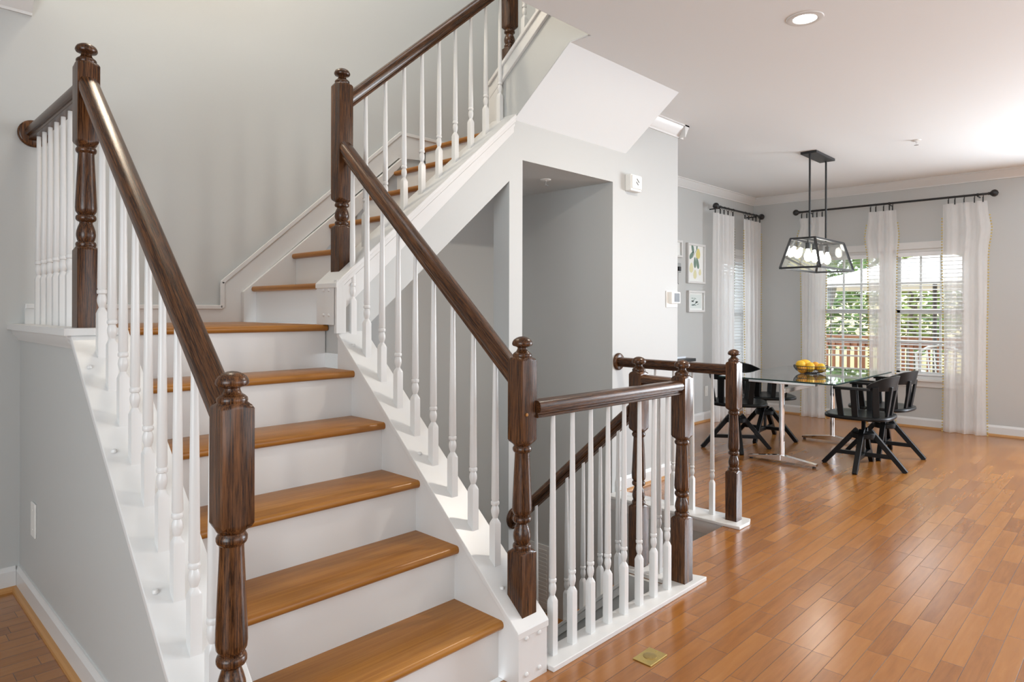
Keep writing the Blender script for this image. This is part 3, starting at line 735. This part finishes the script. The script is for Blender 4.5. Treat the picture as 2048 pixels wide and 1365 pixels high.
MB().box(4.62, 4.66, YP-.045, YP-.02, 1.655, 1.70).build('knob', IRON, wh, bevel=.004)
MB().tube([(4.62, YP-.03, 1.655), (4.615, YP-.03, 1.53), (4.63, YP-.03, 1.52)], .006).build('cord', mat('grey_cord', (.45, .46, .46), .6), wh, smooth=60)

# ------------------------------------------------------------------ dining table
TZ = .69
dt = thing('dining_table', 'rectangular glass dining table on chrome T-shaped legs', 'table', (4.40, .61, 0))
TX0, TX1, TY0, TY1 = 3.655, 5.12, .145, 1.075
MB().box(TX0, TX1, TY0, TY1, TZ-.012, TZ).build('glass_top', TABLEGLASS, dt)
m = MB(); e = .0024
m.box(TX0-e, TX0, TY0-e, TY1+e, TZ-.0115, TZ-.0005); m.box(TX1, TX1+e, TY0-e, TY1+e, TZ-.0115, TZ-.0005)
m.box(TX0, TX1, TY0-e, TY0, TZ-.0115, TZ-.0005); m.box(TX0, TX1, TY1, TY1+e, TZ-.0115, TZ-.0005)
m.build('glass_edge', GEDGE, dt)
for lx in (3.82, 5.00):
    le = MB().lathe([(.022,.03),(.022,TZ-.03)], (lx, .61, 0), 20).build('leg_column', CHROME, dt, smooth=40)
    m = MB()
    for sg_ in (1, -1):
        m.loft([[(lx-.028, .61, .020), (lx+.028, .61, .020), (lx+.028, .61, .068), (lx-.028, .61, .068)],
                [(lx-.022, .61+sg_*.275, .014), (lx+.022, .61+sg_*.275, .014), (lx+.022, .61+sg_*.275, .032), (lx-.022, .61+sg_*.275, .032)]])
    m.build('foot', CHROME, le, bevel=.002)
    m = MB()
    for sg_ in (1, -1): m.lathe([(.014,0),(.014,.016)], (lx, .61+sg_*.255, 0), 14)
    m.build('glide', IRON, le)
    MB().box(lx-.024, lx+.024, .61-.27, .61+.27, TZ-.046, TZ-.012).build('top_bar', CHROME, le, bevel=.002)
MB().box(3.82, 5.00, .585, .635, TZ-.120, TZ-.085).build('stretcher', CHROME, dt, bevel=.002)

# ------------------------------------------------------------------ swivel chairs
def make_chair():
    t = thing('swivel_chair', '', 'chair')
    for k in range(4):
        a = k*PI/2; c, s_ = math.cos(a), math.sin(a)
        MB().bar((.045*c, .045*s_, .300), (.295*c, .295*s_, .0), .040, .040, .036, .034, side=(-s_, c, 0)).build('leg', BLACK, t, bevel=.004)
    MB().lathe([(.02,.238),(.085,.238),(.092,.244),(.092,.276),(.085,.283),(.02,.283)], (0,0,0), 24).build('hub', BLACK, t, smooth=40)
    m = MB(); m.box(-.215, .215, -.017, .017, .088, .118); m.box(-.017, .017, -.215, .215, .092, .122)
    m.build('cross_stretcher', BLACK, t, bevel=.003)
    m = MB(); pr = [(.013, .10)]
    for k in range(24): pr += [(.0165, .30+k*.0042), (.0135, .3021+k*.0042)]
    pr += [(.013, .405)]
    MB().lathe(pr, (0,0,0), 16).build('screw_column', IRON, t, smooth=30)
    # saddle seat: rounded outline
    out = []
    for k in range(40):
        a = 2*PI*k/40; c, s_ = math.cos(a), math.sin(a)
        r = 1/((abs(c)/.245)**3.2+(abs(s_)/.240)**3.2)**(1/3.2); out.append((r*c, r*s_))
    rings = []
    for f, z in ((.90,.398),(.985,.402),(1.0,.409),(1.0,.420),(.985,.427),(.93,.4305),(.7,.424),(.35,.419),(.02,.418)):
        rings.append([(x*f, y*f+.022, z) for x, y in out])
    MB().loft(rings).build('seat', BLACK, t, smooth=50)
    # curved backrest, flat arms
    def arc(a): return (.225*math.sin(a), -.215*math.cos(a)+.0)
    rb = []
    for k in range(21):
        u = -1+2*k/20; a = u*1.22; x, y = arc(a); ln = math.hypot(x, y); nx, ny = x/ln, y/ln
        hgt = .028+.082*max(0.0, 1-abs(u)**3.2); th_ = .011; lean = .028*max(0, 1-abs(u))
        z0 = .628 if abs(u) < .72 else .628+.012*(abs(u)-.72)/.28
        rb.append([(x-nx*th_, y-ny*th_, z0), (x+nx*th_, y+ny*th_, z0), (x+nx*(th_+lean*.9), y+ny*(th_+lean), z0+hgt), (x-nx*(th_-lean*.9), y-ny*(th_-lean), z0+hgt)])
    MB().loft(rb).build('backrest', BLACK, t, smooth=35)
    for sg_ in (1, -1):
        MB().prism([(sg_*.195, -.10), (sg_*.245, -.10), (sg_*.262, .03), (sg_*.258, .150), (sg_*.248, .160), (sg_*.212, .160), (sg_*.207, .150), (sg_*.205, .03)], 'z', .632, .652).build('armrest', BLACK, t, bevel=.004)
        MB().bar((sg_*.212, .105, .415), (sg_*.236, .125, .636), .044, .016, side=(0,1,0)).build('arm_slat', BLACK, t, bevel=.003)
        MB().bar((sg_*.215, .005, .415), (sg_*.236, .015, .636), .044, .016, side=(0,1,0)).build('arm_slat', BLACK, t, bevel=.003)
        MB().bar((sg_*.178, -.130, .415), (sg_*.205, -.130, .66), .048, .018, side=(sg_*.6,.8,0)).build('back_slat', BLACK, t, bevel=.003)
        MB().bar((sg_*.068, -.178, .415), (sg_*.080, -.215, .66), .048, .018, side=(1,0,0)).build('back_slat', BLACK, t, bevel=.003)
    return t
ch0 = make_chair()
for i, (x, y, rot, base_a, lab) in enumerate((
        (4.115, .085, .04, .08, 'black swivel armchair closest to the camera, right of the near table leg'),
        (4.745, .100, -.04, .10, 'black swivel armchair at far right, back turned to the window curtain'),
        (4.110, 1.140, PI+.50, .61, 'black swivel armchair partly hidden behind the far railing post'),
        (4.735, 1.140, PI+.70, .09, 'black swivel armchair at the far left table corner under the curtains'))):
    c = ch0 if i == 0 else copy_tree(ch0)
    c.location = (x, y, 0); c.rotation_euler = (0, 0, rot); c['label'] = lab; c['group'] = 'swivel chairs around the glass table'
    for k_ in c.children:
        if k_.name.split('.')[0] in ('leg', 'hub', 'cross_stretcher'): k_.rotation_euler = (0, 0, base_a-rot)

# fruit bowl
bw = thing('wire_fruit_bowl', 'black wire bowl holding lemons on the glass table', 'bowl', (4.42, .60, TZ))
BC = (4.42, .60)
m = MB()
for r, z in ((.140,.068),(.128,.040),(.070,.004)):
    m.tube([(BC[0]+r*math.cos(2*PI*k/40), BC[1]+r*math.sin(2*PI*k/40), TZ+z) for k in range(41)], .0032, 6)
m.build('rim', IRON, bw, smooth=60)
m = MB()
for k in range(44):
    a = 2*PI*k/44; c, s_ = math.cos(a), math.sin(a)
    m.tube([(BC[0]+r*c, BC[1]+r*s_, TZ+z) for r, z in ((.140,.068),(.136,.050),(.118,.026),(.088,.009),(.045,.004),(.004,.004))], .0012, 5)
m.build('wires', IRON, bw, smooth=60)
def fruit(x, y, z, a, rot, tilt, m_, label):
    t = MB(); pr = []
    for k in range(15):
        u = PI*k/14; pr.append((max(.0012, .038*math.sin(u)**.85), -a*math.cos(u)))
    t.lathe(pr, (0,0,0), 20)
    for i, p in enumerate(t.v):
        v = Matrix.Rotation(rot, 3, 'Z') @ Matrix.Rotation(tilt, 3, 'Y') @ Vector(p); t.v[i] = (v.x, v.y, v.z)
    o = t.build('lemon', m_, smooth=60); o.location = (x, y, z)
    return tag(o, label, 'fruit', 'lemons in the wire bowl')
fz = TZ
for x, y, z, a, rot, tilt, m_, lab in (
    (4.350, .660, .080, .041, 2.1, 1.3, LEMON, 'lemon at the left end of the pile, riding above the bowl rim'),
    (4.385, .590, .062, .046, .4, .9, LEMON, 'large front lemon with a greenish side in the middle of the bowl'),
    (4.440, .655, .085, .050, 2.3, 1.5, LEMON, 'topmost long lemon lying across the pile'),
    (4.440, .520, .056, .040, 1.0, .2, LEMON, 'round front lemon at the right end of the bowl'),
    (4.505, .590, .064, .036, .2, 1.2, ORANGEF, 'small orange-brown fruit at the back right of the bowl'),
    (4.345, .645, .044, .038, 1.6, 1.5, ORANGEF, 'orange fruit low at the left side of the bowl'),
    (4.470, .665, .045, .038, 1.2, 1.4, LEMON, 'lemon low at the back of the bowl, mostly hidden')):
    fruit(x, y, fz+z-.005, a, rot, tilt, m_, lab)

# ------------------------------------------------------------------ lantern chandelier
LX, LY = 4.63, .615
cd = thing('lantern_chandelier', 'black framed glass lantern chandelier hanging over the dining table', 'chandelier', (LX, LY, 1.61))
MB().box(LX-.235, LX+.235, LY-.068, LY+.068, CZ-.022, CZ).build('canopy', IRON, cd, bevel=.002)
for sx in (-.2, .2): MB().lathe([(.0085,1.865),(.0085,CZ-.02)], (LX+sx, LY, 0), 12).build('hanging_rod', IRON, cd, smooth=40)
tz, bz = 1.866, 1.61; T = (.365, .102); B = (.430, .168)
tc = [(LX+a*T[0], LY+b*T[1], tz) for a, b in ((-1,-1),(1,-1),(1,1),(-1,1))]
bc = [(LX+a*B[0], LY+b*B[1], bz) for a, b in ((-1,-1),(1,-1),(1,1),(-1,1))]
m = MB()
for k in range(4):
    for p, q in ((tc[k], tc[(k+1)%4]), (bc[k], bc[(k+1)%4]), (tc[k], bc[k])): m.bar(p, q, .016, .016)
m.bar((LX-T[0], LY, tz), (LX+T[0], LY, tz), .03, .012)
m.build('frame', IRON, cd)
for k in range(4):
    a, b, c_, d = [Vector(p) for p in (tc[k], tc[(k+1)%4], bc[(k+1)%4], bc[k])]
    n_ = (b-a).cross(d-a).normalized()*.0015
    MB().loft([[a-n_, b-n_, c_-n_, d-n_], [a+n_, b+n_, c_+n_, d+n_]]).build('glass_pane', GLASS, cd)
for sx in (-.24, -.08, .08, .24):
    so = MB().lathe([(.006,tz-.005),(.006,tz-.03),(.022,tz-.032),(.022,tz-.085),(.001,tz-.085)], (LX+sx, LY, 0), 16).build('lamp_socket', IRON, cd, smooth=40)
    add_light('lantern_bulb_glow', 'POINT', (LX+sx, LY, tz-.150), 19, (1, .97, .93)).data.shadow_soft_size = .028
    MB().lathe([(.012,tz-.084),(.014,tz-.095),(.026,tz-.125),(.031,tz-.150),(.027,tz-.176),(.014,tz-.192),(.001,tz-.196)], (LX+sx, LY, 0), 16).build('bulb', BULB, so, smooth=60)

# ------------------------------------------------------------------ curtain rods and curtains
def rod(axis, c, a, b, z, label):
    mid = (c, (a+b)/2, z) if axis == 'y' else ((a+b)/2, c, z)
    t = thing('curtain_rod', label, 'curtain rod', mid)
    P = lambda u, d=0, zz=0: (c+d, u, z+zz) if axis == 'y' else (u, c+d, z+zz)
    MB().tube([P(a), P(b)], .011, 12).build('rod', IRON, t, smooth=60)
    for e, s_ in ((a, -1), (b, 1)):
        m = MB(); f = [(.013,0),(.016,.006),(.012,.012),(.018,.020),(.030,.032),(.036,.048),(.034,.062),(.022,.078),(.001,.086)]
        m.lathe([(r, s_*h) for r, h in f], P(e), 18, axis); m.build('finial', IRON, t, smooth=60)
    return t, P
def bracket(t, P, u, d):
    m = MB(); m.tube([P(u, d, -.015), P(u, .0, -.015)], .007, 8); m.lathe([(.014,-.008),(.014,.008)], P(u), 12, 'y' if t['axis'] == 'y' else 'x')
    m.build('bracket', IRON, t, smooth=40)
RX, RY = 6.385, 1.925
rt1, P1 = rod('y', RX, -.385, 1.43, 2.40, 'long black curtain rod above the double window'); rt1['axis'] = 'y'
rt2, P2 = rod('x', RY, 5.315, 6.40, 2.40, 'short black curtain rod on the left dining wall'); rt2['axis'] = 'x'
for u in (1.33, .49, -.30): bracket(rt1, P1, u, .115)
for u in (5.36, 6.30): bracket(rt2, P2, u, .125)
del rt1['axis']; del rt2['axis']
def curtain(axis, c, a, b, amp, nf, label, flare=(0,0), pom=(POM, POM), zt=2.325, seed=0, inset=(0,0), room=-1):
    rnd = random.Random(seed)
    mid = (c, (a+b)/2, 0) if axis == 'y' else ((a+b)/2, c, 0)
    t = thing('sheer_curtain', label, 'curtain', mid, 'sheer curtain panels')
    P = lambda u, d, z: (c+d, u, z) if axis == 'y' else (u, c+d, z)
    NU, NZ = 60, 26; ph = rnd.random()*6
    rows = []; edges = ([], [])
    for j in range(NZ+1):
        z = .004+(zt-.004)*j/NZ; tt = j/NZ; row = []
        # a small outward droop below the header at each edge
        bump = math.exp(-((tt-.88)/.06)**2)
        a_ = a-flare[0]*bump+inset[0]*(1-bump)*(1 if tt < .97 else 0); b_ = b+flare[1]*bump-inset[1]*(1-bump)*(1 if tt < .97 else 0)
        for i in range(NU+1):
            u = i/NU
            d = amp*(.55+.45*(1-tt))*(math.sin(2*PI*nf*u+ph)+.35*math.sin(2*PI*nf*2.3*u+1.3*ph+tt*1.2))
            wv = .006*math.sin(6*tt+9*u)
            row.append(P(a_+(b_-a_)*u+wv, d, z))
        rows.append(row); edges[0].append(row[0]); edges[1].append(row[-1])
    m = MB(); m.loft(rows, cap=False, closed=False)
    o = m.build('fabric', SHEER, t, smooth=180)
    # weighted hems give the cloth two visible bands
    for pts, pm in ((edges[0], pom[0]), (edges[1], pom[1])):
        if pm is None: continue
        m = MB(); n = 74
        for k in range(n):
            f = k/(n-1)*(NZ-1.6); i = int(f); q = Vector(pts[i]).lerp(Vector(pts[i+1]), f-i)
            dd = -.006 if pts is edges[0] else .006
            q = q + (Vector((room*.004, dd, 0)) if axis == 'y' else Vector((dd, room*.004, 0)))
            m.sphere(q, .0085, seg=6, rings=4)
        m.build('pompom_trim', pm, t, smooth=60)
    n = 5
    for k in range(n):
        u = a+(b-a)*(.08+.84*(k+rnd.uniform(-.25,.25))/(n-1))
        m = MB(); rr_ = .019
        m.tube([P(u+.004*math.sin(q), rr_*math.cos(q), 2.393+rr_*math.sin(q)) for q in [2*PI*w_/14 for w_ in range(15)]], .0022, 5)
        m.box(*(lambda p: (p[0]-.005, p[0]+.005, p[1]-.005, p[1]+.005, 2.345-.022, 2.376))(P(u, 0, 0)))
        m.build('curtain_ring', IRON, t, smooth=60)
    return t
curtain('y', RX, 1.150, 1.440, .022, 3, 'sheer white curtain behind the lantern at the left of the double window', (.0,.03), seed=1, inset=(.0,.02))
curtain('y', RX, .425, .690, .020, 3, 'sheer white curtain in the middle of the double window', (.02,.03), seed=2)
curtain('y', RX, -.375, -.005, .024, 3, 'sheer white curtain at the right end of the double window', (.03,.0), seed=3, zt=2.335)
curtain('x', RY, 5.23, 5.72, .026, 4, 'sheer white curtain left of the narrow window, grey pompom edge', pom=(None, POMG), seed=4)
curtain('x', RY, 5.94, 6.42, .026, 4, 'sheer white curtain in the corner right of the narrow window', pom=(POM, POM), seed=5)
# the folded-over front edge of the left corner curtain
def blind(axis, c, a, b, label, zb, tilt, pitch=.042, col=BLIND):
    mid = (c, (a+b)/2, zb) if axis == 'x' else ((a+b)/2, c, zb)
    t = thing('window_blind', label, 'blind', mid, 'horizontal blinds')
    def bx(m, d0, d1, p, q, z0, z1):
        if axis == 'x': m.box(c+d0, c+d1, p, q, z0, z1)
        else: m.box(p, q, c+d0, c+d1, z0, z1)
    m = MB(); bx(m, -.022, .022, a, b, WZ1-.075, WZ1-.032); m.build('headrail', col, t)
    m = MB(); z = WZ1-.10; wd_ = .023
    while z > zb+.03:
        dz = wd_*math.sin(tilt); dx = wd_*math.cos(tilt)
        pr = [(c-dx, z-dz), (c+dx, z+dz), (c+dx, z+dz+.004), (c-dx, z-dz+.004)]
        m.prism(pr, 'y' if axis == 'x' else 'x', a, b); z -= pitch
    m.build('slats', col, t)
    m = MB(); bx(m, -.02, .02, a, b, zb, zb+.018); m.build('bottom_rail', col, t)
    m = MB()
    for f in (.18, .82):
        u = a+(b-a)*f
        for d in (-.024, .024): bx(m, d-.0008, d+.0008, u-.0008, u+.0008, zb, WZ1-.06)
    m.build('ladder_cord', col, t)
    return t
blind('x', XW+.018, WY[1][0]+.035, WY[1][1]-.035, 'open white blind in the left half of the double window', .72, .10)
blind('x', XW+.018, WY[0][0]+.035, WY[0][1]-.035, 'white blind with closer slats in the right half of the double window', .555, .20)
blind('y', YP+.018, PWX0+.035, PWX1-.035, 'white blind in the narrow window between the left wall curtains', .56, .75, .036)

# black console table glimpsed past the wall corner
ct = thing('console_table', 'black console table edge peeking past the wall corner behind the railing', 'table', (3.55, 1.62, 0))
MB().box(3.02, 3.90, 1.42, 1.84, .778, .806).build('table_top', BLACK, ct, bevel=.003)
for x in (3.06, 3.73):
    for y in (1.45, 1.79): MB().box(x-.022, x+.022, y-.022, y+.022, 0, .778).build('leg', BLACK, ct)
bk = tag(MB().box(3.62, 3.86, 1.50, 1.72, .806, .822).build('magazine', mat('pale_magazine', (.62, .66, .70), .5)), 'pale magazine lying on the black console behind the railing', 'magazine')

# ------------------------------------------------------------------ outdoors
g = MB().box(6.62, 40, -14, 22, -.9, -.62); struct(g.build('ground', GRASS), 'dry grass yard outside', 'ground')
m = MB()
for k in range(26): m.box(6.70+k*.14, 6.70+k*.14+.134, -3.2, 4.2, -.20, -.17)
tag(m.build('deck', DECKM), 'grey-brown board deck outside the double window', 'deck')
m = MB(); m.box(6.7, 10.3, -3.2, 4.2, -.62, -.20)
df = thing('deck_fence', 'orange-brown wooden deck railing with close pickets outside the window', 'fence', (10.25, .8, -.17))
MB().box(10.19, 10.33, -3.2, 4.2, .79, .83).build('top_rail', CEDAR, df)
MB().box(10.23, 10.28, -3.2, 4.2, .66, .75).build('upper_rail', CEDAR, df); MB().box(10.23, 10.28, -3.2, 4.2, -.08, .0).build('lower_rail', CEDAR, df)
pk = MB().box(10.20, 10.235, -.022, .022, -.1, .72).build('picket', CEDAR, df)
for k in range(44):
    c = pk if k == 0 else pk.copy()
    if k: COL.objects.link(c); c.parent = df
    c.location = (0, -1.6+k*.115-.0, 0)
for y in (-1.7, .4, 2.5): MB().box(10.20, 10.30, y-.05, y+.05, -.2, .86).build('fence_post', CEDAR, df)
um = thing('patio_umbrella', 'white patio umbrella open above the deck outside the windows', 'umbrella', (9.5, .70, -.17))
m = MB(); n = 8; R0 = 1.75
ap = (9.5, .70, 2.10)
rim = [(9.5+R0*math.cos(2*PI*k/n+.2), .70+R0*math.sin(2*PI*k/n+.2), 1.66) for k in range(n)]
rim2 = [(x, y, z-.09) for x, y, z in rim]
m.add([ap]+rim+rim2, [(0, 1+k, 1+(k+1)%n) for k in range(n)]+[(1+k, 1+n+k, 1+n+(k+1)%n, 1+(k+1)%n) for k in range(n)])
m.build('canopy', CANVAS, um)
MB().lathe([(.028,-.17),(.028,2.09)], (9.5, .70, 0), 14).build('pole', DGREY, um, smooth=40)
m = MB()
for k in range(n): m.bar((9.5, .70, 1.78), tuple(Vector(ap).lerp(Vector(rim[k]), .62)), .015, .02)
m.build('rib', DGREY, um)
MB().lathe([(.26,-.17),(.26,-.12),(.06,-.08)], (9.5, .70, 0), 24).build('base', DGREY, um)
tt = thing('garden_torch', 'dark grey garden torch on a thin pole by the deck railing', 'torch', (9.8, 2.22, -.17))
MB().lathe([(.010,-.17),(.010,1.32)], (9.8, 2.22, 0), 8).build('pole', DGREY, tt)
MB().lathe([(.012,1.30),(.055,1.42),(.082,1.58),(.086,1.66),(.05,1.69),(.02,1.72),(.001,1.78)], (9.8, 2.22, 0), 14).build('torch_head', mat('pewter_torch', (.22, .23, .24), .5, .4), tt, smooth=50)
pc = thing('patio_chair', 'white scrolled metal patio chair on the deck outside the right window', 'chair', (8.0, .28, -.17))
WM = mat('white_garden_metal', (.75, .75, .74), .5)
m = MB()
for y in (.02, .54):
    m.tube([(7.80, y, -.17), (7.80, y, .28), (7.78, y, .60), (7.74, y, .72)], .014, 8); m.tube([(8.22, y, -.17), (8.22, y, .28)], .014, 8)
    m.tube([(7.78, y, .46), (7.95, y, .49), (8.16, y, .47), (8.22, y, .40), (8.22, y, .28)], .013, 8)
m.tube([(7.74, .02, .72), (7.74, .15, .80), (7.74, .28, .83), (7.74, .41, .80), (7.74, .54, .72)], .014, 8)
m.build('chair_frame', WM, pc, smooth=60)
m = MB()
for k in range(7):
    y = .06+k*.073; m.tube([(7.80, y, .28), (7.77, y+.02*math.sin(k), .50), (7.745, y, .76)], .008, 6)
m.build('back_spindles', WM, pc, smooth=60)
MB().box(7.79, 8.24, .01, .55, .265, .285).build('seat', WM, pc)
def tree(x, y, h, r, lm, label, seed, n=1500, low=.15, conif=False):
    rnd = random.Random(seed)
    t = thing('garden_tree', label, 'tree', (x, y, -.62), 'trees beyond the deck')
    m = MB(); m.tube([(x, y, -.62), (x+.05, y+.03, h*.4), (x, y-.04, h*.85)], .16, 8, .04)
    for k in range(10):
        z = h*(low+.7*rnd.random()); a = rnd.random()*6.28; L_ = r*(.55+.4*rnd.random())
        m.tube([(x, y, z), (x+L_*.5*math.cos(a), y+L_*.5*math.sin(a), z+.08), (x+L_*math.cos(a), y+L_*math.sin(a), z-.05)], .035, 5, .008)
    m.build('trunk', BARK, t, smooth=60)
    m = MB()
    for k in range(n):
        z = h*(low+(1-low)*rnd.random()); f = (1-(z/h-low)/(1-low)) if conif else math.sqrt(max(.05, 1-((z/h-.6)/.55)**2))
        rr_ = r*f*math.sqrt(rnd.random())+.05; a = rnd.random()*6.28
        c = Vector((x+rr_*math.cos(a), y+rr_*math.sin(a), z)); s_ = .05+.09*rnd.random()
        u = Vector((rnd.gauss(0,1), rnd.gauss(0,1), rnd.gauss(0,.5))).normalized(); v = u.cross(Vector((rnd.gauss(0,1), rnd.gauss(0,1), rnd.gauss(0,1)))).normalized()
        m.add([c-u*s_, c-v*s_*.45, c+u*s_, c+v*s_*.45], [(0,1,2,3)])
    m.build('foliage', lm, t)
tree(13.2, 3.9, 4.2, 1.75, LEAF, 'bushy green tree straight beyond the fence, left in the double window', 11, 3600, .10)
tree(16.6, 2.6, 4.0, 1.5, LEAF2, 'yellow-green tree between the two darker ones, beyond the umbrella pole', 12, 2600, .10)
tree(14.0, .55, 4.8, 1.5, LEAF, 'dark evergreen tree at the right end of the view outside', 13, 3200, .08, True)
tree(12.2, 7.8, 3.6, 1.4, LEAF2, 'pale tree at the far left outside the double window', 14, 1400, .12)
tree(19.8, 5.9, 5.8, 2.2, LEAF, 'tall tree far behind the bushy one, high in the left window', 15, 2600, .2)
h = MB(); h.prism([(14, -.7), (40, -.7), (40, 2.2), (24, 1.0)], 'y', -14, 22); struct(h.build('hillside', GRASS))
nh = tag(MB().box(4.0, 8.4, 5.4, 6.4, -.6, 3.4).build('neighbour_house', mat('white_siding', (.82, .83, .83), .6)), 'white siding of the neighbouring house beyond the narrow window', 'house')
